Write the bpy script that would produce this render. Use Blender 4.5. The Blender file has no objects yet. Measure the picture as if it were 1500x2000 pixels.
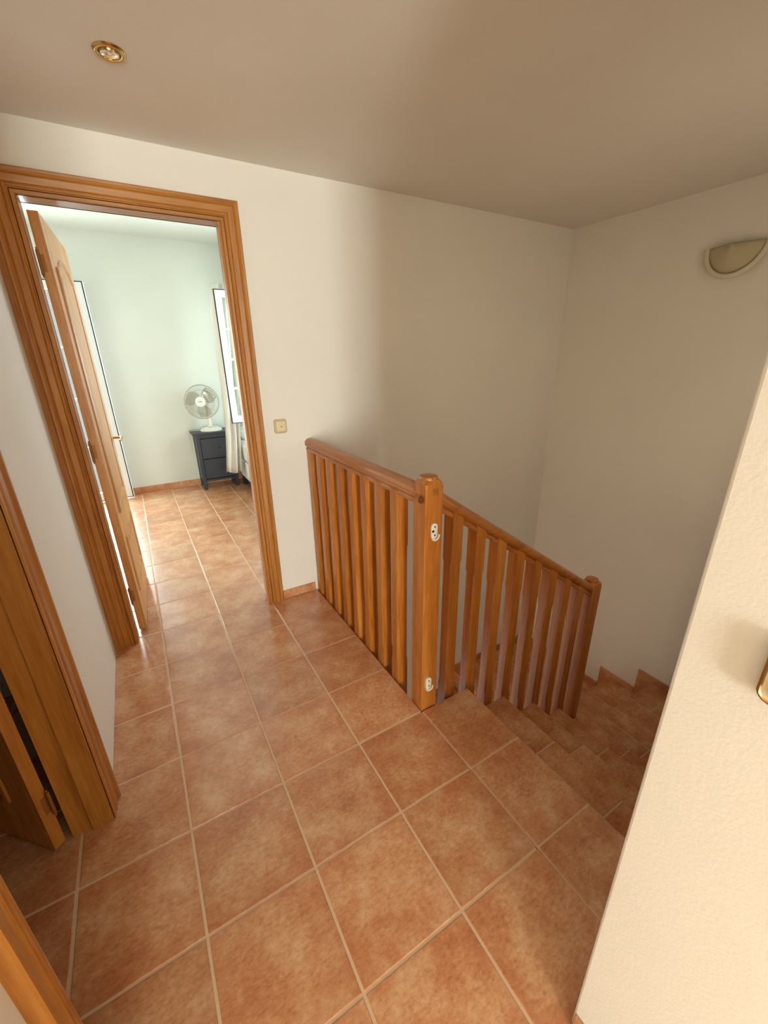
import bpy, bmesh, math, random
from mathutils import Vector, Matrix

random.seed(7)
SC = bpy.context.scene
COL = SC.collection

# ------------------------------------------------------------------ camera
FPX = 804.9
cam_d = bpy.data.cameras.new('camera')
cam = bpy.data.objects.new('camera', cam_d)
COL.objects.link(cam)
RIGHT = Vector((0.85904, -0.51166, -0.016016))
DOWN = Vector((-0.19422, -0.29682, -0.93497))
FWD = Vector((0.47363, 0.80629, -0.35435))
rot = Matrix((RIGHT, -DOWN, -FWD)).transposed()
cam.matrix_world = Matrix.Translation((0.11324, -0.85875, 1.56664)) @ rot.to_4x4()
cam_d.sensor_fit = 'VERTICAL'
cam_d.sensor_height = 32.0
cam_d.lens = FPX / 2000.0 * 32.0
cam_d.clip_start = 0.02
SC.camera = cam

# ------------------------------------------------------------------ view / world / daylight / added fill
SC.view_settings.view_transform = 'Standard'
SC.view_settings.look = 'None'
SC.view_settings.gamma = 1.0
SC.view_settings.use_curve_mapping = False
SC.view_settings.exposure = 0.0

w = bpy.data.worlds.new('sky')
SC.world = w
w.use_nodes = True
bg = w.node_tree.nodes['Background']
bg.inputs['Color'].default_value = (0.95, 0.98, 1.0, 1)
bg.inputs['Strength'].default_value = 0.7


def area(name, loc, direction, sx, sy, power, color):
    d = bpy.data.lights.new(name, 'AREA')
    d.shape = 'RECTANGLE'
    d.size, d.size_y = sx, sy
    d.energy = power
    d.color = color
    o = bpy.data.objects.new(name, d)
    COL.objects.link(o)
    o.location = loc
    o.rotation_euler = Vector(direction).to_track_quat('-Z', 'Y').to_euler()
    return o


# daylight entering by the glazed door at the end of the passage, and by the two bedroom openings
area('daylight_passage', (-0.95, -6.70, 1.14), (0.22, 1, 0), 1.1, 2.0, 425, (1.0, 0.98, 0.96))
area('fill_stair', (2.30, -0.84, 1.45), (0, 1, 0), 0.75, 0.95, 11.5, (1.0, 0.75, 0.54))  # added fill lamp that lifts the stairwell, shining through an invented window
area('fill_lower_hall', (-0.75, 1.10, -1.60), (1, 0, 0.1), 0.9, 1.8, 16, (1.0, 0.82, 0.56))  # added warm fill from below, no known source on the lower storey
area('daylight_balcony', (-0.55, 5.25, 1.25), (0.25, -1, -0.25), 0.9, 2.1, 110, (0.92, 1.0, 1.0))
area('daylight_window', (2.15, 3.55, 1.55), (-1, 0, -0.2), 1.3, 1.4, 64, (0.82, 0.93, 1.0))


# ------------------------------------------------------------------ materials
def srgb(r, g, b):
    def f(c):
        c /= 255.0
        return c / 12.92 if c <= 0.04045 else ((c + 0.055) / 1.055) ** 2.4
    return (f(r), f(g), f(b), 1.0)


def mat(name, color, rough=0.5, metal=0.0, spec=0.5):
    m = bpy.data.materials.new(name)
    m.use_nodes = True
    b = m.node_tree.nodes['Principled BSDF']
    b.inputs['Base Color'].default_value = color
    b.inputs['Roughness'].default_value = rough
    b.inputs['Metallic'].default_value = metal
    b.inputs['Specular IOR Level'].default_value = spec
    return m


def nd(m, t, **kw):
    n = m.node_tree.nodes.new(t)
    for k, v in kw.items():
        setattr(n, k, v)
    return n


def lk(m, a, b):
    m.node_tree.links.new(a, b)


def ramp(m, stops):
    n = nd(m, 'ShaderNodeValToRGB')
    e = n.color_ramp.elements
    while len(e) < len(stops):
        e.new(0.5)
    for i, (p, c) in enumerate(stops):
        e[i].position = p
        e[i].color = c
    return n


def plaster(name, color, bump=0.25, scale=160, rough=0.85):
    m = mat(name, color, rough, spec=0.25)
    b = m.node_tree.nodes['Principled BSDF']
    tc = nd(m, 'ShaderNodeTexCoord')
    n1 = nd(m, 'ShaderNodeTexNoise')
    n1.inputs['Scale'].default_value = scale
    n1.inputs['Detail'].default_value = 3
    lk(m, tc.outputs['Object'], n1.inputs['Vector'])
    n2 = nd(m, 'ShaderNodeTexNoise')
    n2.inputs['Scale'].default_value = 1.6
    n2.inputs['Detail'].default_value = 4
    lk(m, tc.outputs['Object'], n2.inputs['Vector'])
    c0 = tuple(c * 0.96 for c in color[:3]) + (1,)
    r = ramp(m, [(0.35, c0), (0.65, color)])
    lk(m, n2.outputs['Fac'], r.inputs['Fac'])
    lk(m, r.outputs['Color'], b.inputs['Base Color'])
    bp = nd(m, 'ShaderNodeBump')
    bp.inputs['Strength'].default_value = bump
    bp.inputs['Distance'].default_value = 0.002
    lk(m, n1.outputs['Fac'], bp.inputs['Height'])
    lk(m, bp.outputs['Normal'], b.inputs['Normal'])
    return m


def wood(name, dark, mid, light, axis='z', rough=0.42, coat=0.10):
    m = mat(name, mid, rough)
    b = m.node_tree.nodes['Principled BSDF']
    b.inputs['Coat Weight'].default_value = coat
    b.inputs['Coat Roughness'].default_value = 0.25
    tc = nd(m, 'ShaderNodeTexCoord')
    oi = nd(m, 'ShaderNodeObjectInfo')
    ad = nd(m, 'ShaderNodeVectorMath', operation='MULTIPLY_ADD')
    ad.inputs[1].default_value = (1, 1, 1)
    sc = nd(m, 'ShaderNodeVectorMath', operation='SCALE')
    sc.inputs[0].default_value = (7.3, 5.1, 9.7)
    lk(m, oi.outputs['Random'], sc.inputs['Scale'])
    lk(m, tc.outputs['Object'], ad.inputs[0])
    lk(m, sc.outputs['Vector'], ad.inputs[2])
    mp = nd(m, 'ShaderNodeMapping')
    s = {'x': (0.9, 14, 14), 'y': (14, 0.9, 14), 'z': (14, 14, 0.9)}[axis]
    mp.inputs['Scale'].default_value = s
    lk(m, ad.outputs['Vector'], mp.inputs['Vector'])
    n1 = nd(m, 'ShaderNodeTexNoise')
    n1.inputs['Scale'].default_value = 1.3
    n1.inputs['Detail'].default_value = 6
    n1.inputs['Roughness'].default_value = 0.6
    n1.inputs['Distortion'].default_value = 0.35
    lk(m, mp.outputs['Vector'], n1.inputs['Vector'])
    n2 = nd(m, 'ShaderNodeTexNoise')
    n2.inputs['Scale'].default_value = 9.0
    n2.inputs['Detail'].default_value = 3
    lk(m, mp.outputs['Vector'], n2.inputs['Vector'])
    mx = nd(m, 'ShaderNodeMix')
    mx.inputs[0].default_value = 0.35
    lk(m, n1.outputs['Fac'], mx.inputs[2])
    lk(m, n2.outputs['Fac'], mx.inputs[3])
    r = ramp(m, [(0.32, dark), (0.5, mid), (0.68, light)])
    lk(m, mx.outputs[0], r.inputs['Fac'])
    hv = nd(m, 'ShaderNodeHueSaturation')
    mr = nd(m, 'ShaderNodeMapRange')
    mr.inputs['To Min'].default_value = 0.88
    mr.inputs['To Max'].default_value = 1.12
    lk(m, oi.outputs['Random'], mr.inputs['Value'])
    lk(m, mr.outputs['Result'], hv.inputs['Value'])
    lk(m, r.outputs['Color'], hv.inputs['Color'])
    lk(m, hv.outputs['Color'], b.inputs['Base Color'])
    bp = nd(m, 'ShaderNodeBump')
    bp.inputs['Strength'].default_value = 0.12
    bp.inputs['Distance'].default_value = 0.001
    lk(m, n2.outputs['Fac'], bp.inputs['Height'])
    lk(m, bp.outputs['Normal'], b.inputs['Normal'])
    return m


def tile_mat(name, rough=0.34, spec=0.6, coat=0.8):
    m = mat(name, srgb(190, 128, 88), rough, spec=spec)
    b = m.node_tree.nodes['Principled BSDF']
    tc = nd(m, 'ShaderNodeTexCoord')
    oi = nd(m, 'ShaderNodeObjectInfo')
    sc = nd(m, 'ShaderNodeVectorMath', operation='SCALE')
    sc.inputs[0].default_value = (31.0, 17.0, 5.0)
    lk(m, oi.outputs['Random'], sc.inputs['Scale'])
    ad = nd(m, 'ShaderNodeVectorMath', operation='ADD')
    lk(m, tc.outputs['Object'], ad.inputs[0])
    lk(m, sc.outputs['Vector'], ad.inputs[1])
    big = nd(m, 'ShaderNodeTexNoise')
    big.inputs['Scale'].default_value = 7.0
    big.inputs['Detail'].default_value = 5
    big.inputs['Roughness'].default_value = 0.70
    lk(m, ad.outputs['Vector'], big.inputs['Vector'])
    fine = nd(m, 'ShaderNodeTexNoise')
    fine.inputs['Scale'].default_value = 55
    fine.inputs['Detail'].default_value = 6
    fine.inputs['Roughness'].default_value = 0.7
    mp = nd(m, 'ShaderNodeMapping')
    mp.inputs['Scale'].default_value = (1.0, 1.7, 1.0)
    lk(m, ad.outputs['Vector'], mp.inputs['Vector'])
    lk(m, mp.outputs['Vector'], fine.inputs['Vector'])
    r1 = ramp(m, [(0.32, srgb(182, 104, 60)), (0.44, srgb(206, 136, 88)), (0.56, srgb(220, 166, 120)), (0.68, srgb(234, 194, 154))])
    lk(m, big.outputs['Fac'], r1.inputs['Fac'])
    r2 = ramp(m, [(0.32, srgb(138, 84, 50)), (0.45, srgb(208, 148, 106)), (0.55, srgb(224, 168, 126)), (0.70, srgb(246, 202, 164))])
    lk(m, fine.outputs['Fac'], r2.inputs['Fac'])
    mx = nd(m, 'ShaderNodeMix', data_type='RGBA')
    mx.inputs[0].default_value = 0.40
    lk(m, r1.outputs['Color'], mx.inputs[6])
    lk(m, r2.outputs['Color'], mx.inputs[7])
    # the printed glaze turns redder towards the tile's border
    sx = nd(m, 'ShaderNodeSeparateXYZ')
    lk(m, tc.outputs['Object'], sx.inputs['Vector'])
    ax_ = nd(m, 'ShaderNodeMath', operation='ABSOLUTE')
    ay_ = nd(m, 'ShaderNodeMath', operation='ABSOLUTE')
    lk(m, sx.outputs['X'], ax_.inputs[0])
    lk(m, sx.outputs['Y'], ay_.inputs[0])
    mxx = nd(m, 'ShaderNodeMath', operation='MAXIMUM')
    lk(m, ax_.outputs[0], mxx.inputs[0])
    lk(m, ay_.outputs[0], mxx.inputs[1])
    wob = nd(m, 'ShaderNodeMath', operation='MULTIPLY_ADD')
    wob.inputs[1].default_value = -0.30
    lk(m, big.outputs['Fac'], wob.inputs[0])
    lk(m, mxx.outputs[0], wob.inputs[2])
    ed = nd(m, 'ShaderNodeMapRange')
    ed.inputs['From Min'].default_value = -0.08
    ed.inputs['From Max'].default_value = 0.05
    ed.inputs['To Max'].default_value = 0.36
    lk(m, wob.outputs[0], ed.inputs['Value'])
    me_ = nd(m, 'ShaderNodeMix', data_type='RGBA')
    me_.inputs[7].default_value = srgb(186, 104, 60)
    lk(m, ed.outputs['Result'], me_.inputs[0])
    lk(m, mx.outputs[2], me_.inputs[6])
    hv = nd(m, 'ShaderNodeHueSaturation')
    mr = nd(m, 'ShaderNodeMapRange')
    mr.inputs['To Min'].default_value = 0.92
    mr.inputs['To Max'].default_value = 1.08
    lk(m, oi.outputs['Random'], mr.inputs['Value'])
    lk(m, mr.outputs['Result'], hv.inputs['Value'])
    lk(m, me_.outputs[2], hv.inputs['Color'])
    lk(m, hv.outputs['Color'], b.inputs['Base Color'])
    rr = nd(m, 'ShaderNodeMapRange')
    rr.inputs['To Min'].default_value = rough - 0.08
    rr.inputs['To Max'].default_value = rough + 0.12
    lk(m, fine.outputs['Fac'], rr.inputs['Value'])
    lk(m, rr.outputs['Result'], b.inputs['Roughness'])
    b.inputs['Coat Weight'].default_value = coat
    b.inputs['Coat Roughness'].default_value = 0.16
    bp = nd(m, 'ShaderNodeBump')
    bp.inputs['Strength'].default_value = 0.18
    bp.inputs['Distance'].default_value = 0.002
    lk(m, fine.outputs['Fac'], bp.inputs['Height'])
    lk(m, bp.outputs['Normal'], b.inputs['Normal'])
    return m


def glass_mat(name, tint=(0.93, 0.97, 0.95, 1)):
    m = bpy.data.materials.new(name)
    m.use_nodes = True
    nt = m.node_tree
    nt.nodes.clear()
    out = nd(m, 'ShaderNodeOutputMaterial')
    tr = nd(m, 'ShaderNodeBsdfTransparent')
    tr.inputs['Color'].default_value = tint
    gl = nd(m, 'ShaderNodeBsdfGlossy')
    gl.inputs['Roughness'].default_value = 0.02
    mx = nd(m, 'ShaderNodeMixShader')
    mx.inputs['Fac'].default_value = 0.07
    lk(m, tr.outputs['BSDF'], mx.inputs[1])
    lk(m, gl.outputs['BSDF'], mx.inputs[2])
    lk(m, mx.outputs['Shader'], out.inputs['Surface'])
    return m


def cloth_mat(name, color, trans=0.25):
    m = mat(name, color, 0.9, spec=0.1)
    b = m.node_tree.nodes['Principled BSDF']
    tc = nd(m, 'ShaderNodeTexCoord')
    n1 = nd(m, 'ShaderNodeTexNoise')
    n1.inputs['Scale'].default_value = 350
    lk(m, tc.outputs['Object'], n1.inputs['Vector'])
    bp = nd(m, 'ShaderNodeBump')
    bp.inputs['Strength'].default_value = 0.15
    bp.inputs['Distance'].default_value = 0.001
    lk(m, n1.outputs['Fac'], bp.inputs['Height'])
    lk(m, bp.outputs['Normal'], b.inputs['Normal'])
    if trans:
        tl = nd(m, 'ShaderNodeBsdfTranslucent')
        tl.inputs['Color'].default_value = color
        mx = nd(m, 'ShaderNodeMixShader')
        mx.inputs['Fac'].default_value = trans
        out = m.node_tree.nodes['Material Output']
        lk(m, b.outputs['BSDF'], mx.inputs[1])
        lk(m, tl.outputs['BSDF'], mx.inputs[2])
        lk(m, mx.outputs['Shader'], out.inputs['Surface'])
    return m


M = {}
M['wall'] = plaster('cream_plaster', srgb(245, 240, 230))
M['ceiling'] = plaster('ceiling_paint', srgb(238, 231, 220), 0.12, 220)
M['bedwall'] = plaster('bedroom_plaster', srgb(233, 237, 228), 0.15)
M['tile'] = tile_mat('terracotta_tile')
M['skirt'] = tile_mat('skirting_tile', 0.42, 0.5, 0.1)
M['stair'] = tile_mat('stair_tile', 0.46, 0.3, 0.0)
M['grout'] = plaster('grout', srgb(232, 200, 166), 0.3, 260, 0.7)
WD, WM, WL = srgb(148, 86, 26), srgb(184, 118, 44), srgb(204, 140, 64)
for ax in 'xyz':
    M['oak_' + ax] = wood('honey_oak_' + ax, WD, WM, WL, ax)
BD, BM, BL = srgb(150, 84, 24), srgb(190, 114, 38), srgb(210, 142, 66)
for ax in 'xyz':
    M['beech_' + ax] = wood('rail_wood_' + ax, BD, BM, BL, ax, 0.38, 0.3)
M['leaf'] = wood('glare_pale_oak', srgb(182, 120, 58), srgb(210, 152, 86), srgb(224, 172, 108), 'z', 0.36, 0.15)  # bedroom leaf only: same oak made paler, with glare put into the colour
M['brass'] = mat('polished_brass', srgb(205, 176, 120), 0.22, 1.0)
M['oldbrass'] = mat('dull_brass', srgb(168, 120, 70), 0.5, 0.7)
M['oldwood'] = wood('dark_peg_wood', srgb(96, 54, 20), srgb(120, 70, 28), srgb(138, 84, 36), 'x')
M['steel'] = mat('steel', srgb(200, 200, 195), 0.25, 1.0)
M['bulb'] = mat('lamp_glass', srgb(235, 230, 218), 0.2, 0.9)
M['black'] = mat('black_rubber', srgb(28, 28, 30), 0.5)
M['white'] = mat('white_lacquer', srgb(240, 243, 240), 0.35)
M['plastic'] = mat('white_plastic', srgb(240, 236, 222), 0.35)
M['ivory'] = mat('ivory_plastic', srgb(232, 214, 176), 0.38)
M['ivory_d'] = mat('beige_plastic', srgb(206, 188, 150), 0.4)
M['navy'] = mat('dark_blue_paint', srgb(44, 48, 58), 0.42)
M['navy_d'] = mat('drawer_shadow_gap', srgb(22, 24, 30), 0.6)
M['smoke'] = glass_mat('smoky_blade', (0.82, 0.80, 0.75, 1))
M['wire'] = mat('cage_wire', srgb(190, 186, 170), 0.4, 0.3)
M['glass'] = glass_mat('window_glass')
M['curtain'] = cloth_mat('cream_curtain', srgb(252, 248, 238), 0.25)
M['linen'] = cloth_mat('white_linen', srgb(232, 232, 228), 0.0)
M['plasterlamp'] = plaster('sconce_plaster', srgb(226, 220, 196), 0.05, 90)
M['plasterbowl'] = plaster('sconce_bowl_darker', srgb(200, 190, 158), 0.05, 90)  # bowl toned darker than its rim


# ------------------------------------------------------------------ mesh building
class MB:
    def __init__(self):
        self.bm = bmesh.new()

    def poly(self, verts, faces):
        vs = [self.bm.verts.new(v) for v in verts]
        for f in faces:
            try:
                self.bm.faces.new([vs[i] for i in f])
            except ValueError:
                pass
        return vs

    def box(self, x0, x1, y0, y1, z0, z1, bev=0.0, seg=2):
        v = [(x, y, z) for x in (x0, x1) for y in (y0, y1) for z in (z0, z1)]
        f = [(0, 1, 3, 2), (4, 6, 7, 5), (0, 4, 5, 1), (2, 3, 7, 6), (0, 2, 6, 4), (1, 5, 7, 3)]
        vs = self.poly(v, f)
        if bev > 0:
            es = {e for a in vs for e in a.link_edges}
            bmesh.ops.bevel(self.bm, geom=list(es), offset=bev, segments=seg, affect='EDGES', profile=0.5)
        return self

    def loft(self, rings, cap=True, closed=True):
        """rings: list of equal-length vertex lists"""
        n = len(rings[0])
        vs = [[self.bm.verts.new(p) for p in r] for r in rings]
        for a, b in zip(vs, vs[1:]):
            for i in range(n if closed else n - 1):
                j = (i + 1) % n
                self.bm.faces.new((a[i], a[j], b[j], b[i]))
        if cap:
            self.bm.faces.new(list(reversed(vs[0])))
            self.bm.faces.new(vs[-1])
        return self

    def tube(self, pts, r, n=8, cap=True):
        pts = [Vector(p) for p in pts]
        rings = []
        up = None
        for i, p in enumerate(pts):
            t = (pts[min(i + 1, len(pts) - 1)] - pts[max(i - 1, 0)]).normalized()
            if up is None:
                up = t.orthogonal().normalized()
            up = (up - t * up.dot(t)).normalized()
            s = t.cross(up)
            rr = r[i] if isinstance(r, (list, tuple)) else r
            rings.append([p + (up * math.cos(a) + s * math.sin(a)) * rr for a in [2 * math.pi * k / n for k in range(n)]])
        return self.loft(rings, cap)

    def lathe(self, prof, n=32, mtx=None, cap=True):
        """prof: list of (radius, height) about local z"""
        mtx = mtx or Matrix()
        rings = [[mtx @ Vector((r * math.cos(2 * math.pi * k / n), r * math.sin(2 * math.pi * k / n), h)) for k in range(n)] for r, h in prof]
        return self.loft(rings, cap)

    def ring(self, R, r, n=48, m=6, mtx=None):
        mtx = mtx or Matrix()
        vs = []
        for i in range(n):
            a = 2 * math.pi * i / n
            vs.append([self.bm.verts.new(mtx @ Vector(((R + r * math.cos(b)) * math.cos(a), (R + r * math.cos(b)) * math.sin(a), r * math.sin(b)))) for b in [2 * math.pi * k / m for k in range(m)]])
        for i in range(n):
            for k in range(m):
                self.bm.faces.new((vs[i][k], vs[(i + 1) % n][k], vs[(i + 1) % n][(k + 1) % m], vs[i][(k + 1) % m]))
        return self

    def mesh(self, name, material, org=(0, 0, 0), smooth=False):
        bm = self.bm
        bmesh.ops.recalc_face_normals(bm, faces=bm.faces[:])
        o = Vector(org)
        for v in bm.verts:
            v.co -= o
        me = bpy.data.meshes.new(name)
        bm.to_mesh(me)
        bm.free()
        me.materials.append(material)
        if smooth:
            me.shade_smooth()
            try:
                me.set_sharp_from_angle(angle=math.radians(38))
            except Exception:
                pass
        return me

    def build(self, name, material, parent=None, smooth=False):
        """vertices are given in world space; parents are pure translations"""
        org = Vector((0, 0, 0))
        p = parent
        while p is not None:
            org += p.location
            p = p.parent
        o = bpy.data.objects.new(name, self.mesh(name, material, org, smooth))
        o.parent = parent
        COL.objects.link(o)
        return o

    def build_at(self, name, material, loc, parent=None, smooth=False):
        """mesh with its own origin at the world point loc"""
        o = bpy.data.objects.new(name, self.mesh(name, material, loc, smooth))
        org = Vector((0, 0, 0))
        p = parent
        while p is not None:
            org += p.location
            p = p.parent
        o.location = Vector(loc) - org
        o.parent = parent
        COL.objects.link(o)
        return o


def tag(o, label=None, cat=None, group=None, kind=None):
    if label:
        o['label'] = label
    if cat:
        o['category'] = cat
    if group:
        o['group'] = group
    if kind:
        o['kind'] = kind
    return o


def empty(name, loc, label, cat, kind=None, group=None):
    o = bpy.data.objects.new(name, None)
    o.empty_display_size = 0.05
    o.location = loc
    COL.objects.link(o)
    return tag(o, label, cat, group, kind)


def structure(name, mb, material, label, cat):
    return tag(mb.build(name, material), label, cat, kind='structure')


# ------------------------------------------------------------------ dimensions
P = 0.335            # tile pitch
XL = -0.245          # passage left wall face
XE = 1.0             # edge of the passage floor at the stair void
XN = 0.755           # near right wall face
YC = -0.645          # its corner, also the stair's near wall face
YB = 1.63            # back wall face
YB2 = 1.72           # its bedroom face
XR = 3.335           # stairwell end wall
ZC = 2.466           # passage ceiling
ZCB = 2.81           # bedroom ceiling
YF = 4.95            # bedroom far wall
BXL, BXR = -1.25, 1.80
YS = -6.50           # passage end wall
ZL = -2.73           # lower floor
JL, JR, JT = -0.128, 0.660, 2.20     # bedroom door opening
LD0, LD1 = -0.150, 0.531             # left door opening (y)
XLB = -0.365         # left wall, room side
YST = 0.339          # inner side of upper flight

# ------------------------------------------------------------------ floor with single tiles
fl = MB()
ZG = -0.0022
fl.box(-3.3, XE - 0.004, YS - 0.1, YB, -0.25, ZG)
fl.box(BXL - 0.1, BXR + 0.1, YB2, YF + 0.1, -0.25, ZG)
fl.box(BXL - 0.1, XE - 0.004, YB, YB2, -0.25, ZG)
floor = structure('floor', fl, M['grout'], 'terracotta tiled floor of the passage running into the bedroom', 'floor')

GAP = 0.0038
full = MB().box(-P / 2 + GAP, P / 2 - GAP, -P / 2 + GAP, P / 2 - GAP, -0.010, 0.0, 0.0028, 2).mesh('tile', M['tile'])


def floor_tile(x0, x1, y0, y1, parent=floor):
    if x1 - x0 < 0.02 or y1 - y0 < 0.02:
        return
    cx, cy = (x0 + x1) / 2, (y0 + y1) / 2
    if abs(x1 - x0 - P) < 1e-4 and abs(y1 - y0 - P) < 1e-4:
        o = bpy.data.objects.new('tile', full)
        o.location = (cx, cy, random.uniform(-0.0006, 0.0))
        o.rotation_euler = (random.uniform(-.0012, .0012), random.uniform(-.0012, .0012), 0)
        o.parent = parent
        COL.objects.link(o)
    else:
        MB().box(x0 + GAP, x1 - GAP, y0 + GAP, y1 - GAP, -0.010, 0.0, 0.0028, 2).build_at('tile', M['tile'], (cx, cy, 0), parent)


def over(a0, a1, b0, b1):
    return min(a1, b1) - max(a0, b0) > 0.01


for i in range(-6, 6):
    for j in range(-10, 15):
        x0, x1, y0, y1 = i * P, (i + 1) * P, j * P, (j + 1) * P
        hall = over(x0, x1, XL if y0 > -0.6 else -1.5, XE) and over(y0, y1, -3.4, YB) and i < 3
        bath = over(x0, x1, -1.4, XL) and over(y0, y1, -0.4, 1.0)
        bed = over(x0, x1, BXL, BXR) and over(y0, y1, YB, YF)
        if not (hall or bath or bed):
            continue
        if i >= 3 and y0 < YB:
            y0 = max(y0, YB + 0.05)
        if i < 3:
            x1 = min(x1, XE - 0.001) if (y0 < YB and i == 2) else x1
        if i == 2 and y0 < YB:
            x1 = 3 * P
        floor_tile(x0, min(x1, BXR), y0, min(y1, YF))

# ------------------------------------------------------------------ walls and ceilings
mb = MB()
mb.box(JR + 0.02, XE, YB, YB2, 0, JT + 0.02)
mb.box(BXL - 0.1, JL - 0.02, YB, YB2, 0, JT + 0.02)
mb.box(BXL - 0.1, XE, YB, YB2, JT + 0.02, ZCB + 0.1)
mb.box(XE, XR + 0.12, YB, YB2, ZL, ZCB + 0.1)
structure('wall_back', mb, M['wall'], 'cream plaster wall with the bedroom doorway and stairwell behind the railing', 'wall')

mb = MB()
mb.box(XLB, XL, LD1 + 0.02, YB, 0, ZC)
mb.box(XLB, XL, -0.60, LD0 - 0.02, 0, ZC)
mb.box(XLB, XL, LD0 - 0.02, LD1 + 0.02, JT + 0.02, ZC)
structure('wall_left', mb, M['wall'], 'white passage wall between the two oak door casings', 'wall')

mb = MB()
mb.box(XN, XN + 0.13, YS, YC, 0, ZC, 0.006, 3)
structure('wall_right', mb, M['wall'], 'bright cream wall ending in a corner where the stairs begin', 'wall')
mb = MB()
SW0, SW1, SZ0, SZ1 = 1.90, 2.70, 0.95, 1.95  # opening for the added fill-light window
mb.box(XN + 0.13, SW0, YC - 0.13, YC - 0.004, ZL, ZC)
mb.box(SW1, XR + 0.12, YC - 0.13, YC - 0.004, ZL, ZC)
mb.box(SW0, SW1, YC - 0.13, YC - 0.004, ZL, SZ0)
mb.box(SW0, SW1, YC - 0.13, YC - 0.004, SZ1, ZC)
mb.box(XE - 0.1, XR + 0.12, YC - 0.12, YC - 0.004, ZL, -0.26)
structure('wall_stair_side', mb, M['wall'], 'plaster wall along the outer side of the upper stair flight', 'wall')
structure('wall_stair_end', MB().box(XR, XR + 0.12, YC, YB, ZL, ZC), M['wall'],
          'shadowed plaster end wall of the stairwell carrying the wall lamp', 'wall')
structure('wall_lower', MB().box(-0.9, -0.8, YC - 0.13, YB, ZL, -0.26), M['wall'], 'plaster wall below at the foot of the stairs', 'wall')
structure('floor_lower', MB().box(-0.9, XR + 0.12, YC - 0.13, YB2, ZL - 0.1, ZL), M['tile'], 'tiled floor of the storey below', 'floor')

structure('ceiling', MB().box(-3.3, XR + 0.12, YS - 0.1, YB, ZC, ZC + 0.12), M['ceiling'], 'smooth painted ceiling over passage and stairs', 'ceiling')
structure('ceiling_bedroom', MB().box(BXL - 0.1, BXR + 0.1, YB2, YF + 0.1, ZCB, ZCB + 0.12), M['bedwall'], 'higher white ceiling of the bedroom', 'ceiling')

# unseen room behind, widened to cut bounce light; its end wall has a glazed door
ED0, ED1 = -1.53, -0.37
mb = MB()
mb.box(-3.2, ED0, YS - 0.1, YS, 0, ZC)
mb.box(ED1, XN + 0.13, YS - 0.1, YS, 0, ZC)
mb.box(ED0, ED1, YS - 0.1, YS, 2.18, ZC)
mb.box(-3.3, -3.2, YS - 0.1, -0.50, 0, ZC)
structure('wall_end', mb, M['wall'], 'plaster walls of the unseen room behind, widened to cut bounce light', 'wall')

# dark room behind the left door
mb = MB()
mb.box(-3.2, XLB, -0.60, -0.50, 0, ZC)
mb.box(-1.9, XLB, 1.5, 1.6, 0, ZC)
mb.box(-1.9, -1.8, -0.5, 1.5, 0, ZC)
structure('wall_side_room', mb, M['wall'], 'walls of the unlit room behind the dark open door', 'wall')

# bedroom walls: far wall with balcony door opening, right wall with window opening
BD0, BD1, BDT = -0.98, -0.085, 2.335
mb = MB()
mb.box(BXL - 0.1, BD0, YF, YF + 0.1, 0, ZCB)
mb.box(BD1, BXR + 0.1, YF, YF + 0.1, 0, ZCB)
mb.box(BD0, BD1, YF, YF + 0.1, BDT, ZCB)
structure('wall_bedroom_far', mb, M['bedwall'], 'pale greenish white wall behind the fan and bedside cabinet', 'wall')
structure('wall_bedroom_left', MB().box(BXL - 0.1, BXL, YB2, YF, 0, ZCB), M['bedwall'], 'bedroom side wall hidden behind the open panelled door', 'wall')
WY0, WY1, WZ0, WZ1 = 2.95, 4.25, 0.82, 2.28
mb = MB()
mb.box(BXR, BXR + 0.1, YB2, WY0, 0, ZCB)
mb.box(BXR, BXR + 0.1, WY1, YF, 0, ZCB)
mb.box(BXR, BXR + 0.1, WY0, WY1, 0, WZ0)
mb.box(BXR, BXR + 0.1, WY0, WY1, WZ1, ZCB)
structure('wall_bedroom_right', mb, M['bedwall'], 'bedroom wall pierced by the window beside the bed', 'wall')

# ------------------------------------------------------------------ baseboards of tile
bb = empty('baseboard_back', (0.87, YB, 0), 'short strip of terracotta skirting between door casing and railing', 'baseboard', 'structure')
MB().box(0.757, 0.992, YB - 0.010, YB, 0, 0.062, 0.003).build('skirting_tile', M['skirt'], bb)
bb = empty('baseboard_bedroom', (0.6, YF, 0), 'terracotta skirting along the pale bedroom wall', 'baseboard', 'structure')
x = BD1 + 0.002
while x < BXR:
    x2 = min(BXR, (math.floor(x / P + 1e-6) + 1) * P)
    MB().box(x, x2 - 0.003, YF - 0.010, YF, 0, 0.08, 0.003).build('skirting_tile', M['skirt'], bb)
    x = x2
bb = empty('baseboard_right', (XN, -1.2, 0), 'terracotta skirting at the foot of the near cream wall', 'baseboard', 'structure')
y = YS
while y < YC - 0.01:
    y2 = min(YC - 0.003, y + P)
    MB().box(XN - 0.010, XN, y, y2 - 0.003, 0, 0.062, 0.003).build('skirting_tile', M['skirt'], bb)
    y = y + P

# ------------------------------------------------------------------ staircase
st = empty('staircase', (2.2, 0.4, ZL), 'terracotta tiled staircase descending in a U turn below the railing', 'staircase')
G, RZ = 0.275, 0.195
TT = 0.018


def slab(x0, x1, y0, y1, z, name='tread_tile'):
    MB().box(x0 + 0.0025, x1 - 0.0025, y0 + 0.0025, y1 - 0.0025, z - TT, z, 0.005, 2).build_at(
        name, M['stair'] if z < -0.01 else M['tile'], ((x0 + x1) / 2, (y0 + y1) / 2, z), st)


def riser(x0, x1, y0, y1, z0, z1):
    MB().box(x0, x1, y0, y1, z0, z1).build_at('riser_tile', M['skirt'], ((x0 + x1) / 2, (y0 + y1) / 2, z1), st)


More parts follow.
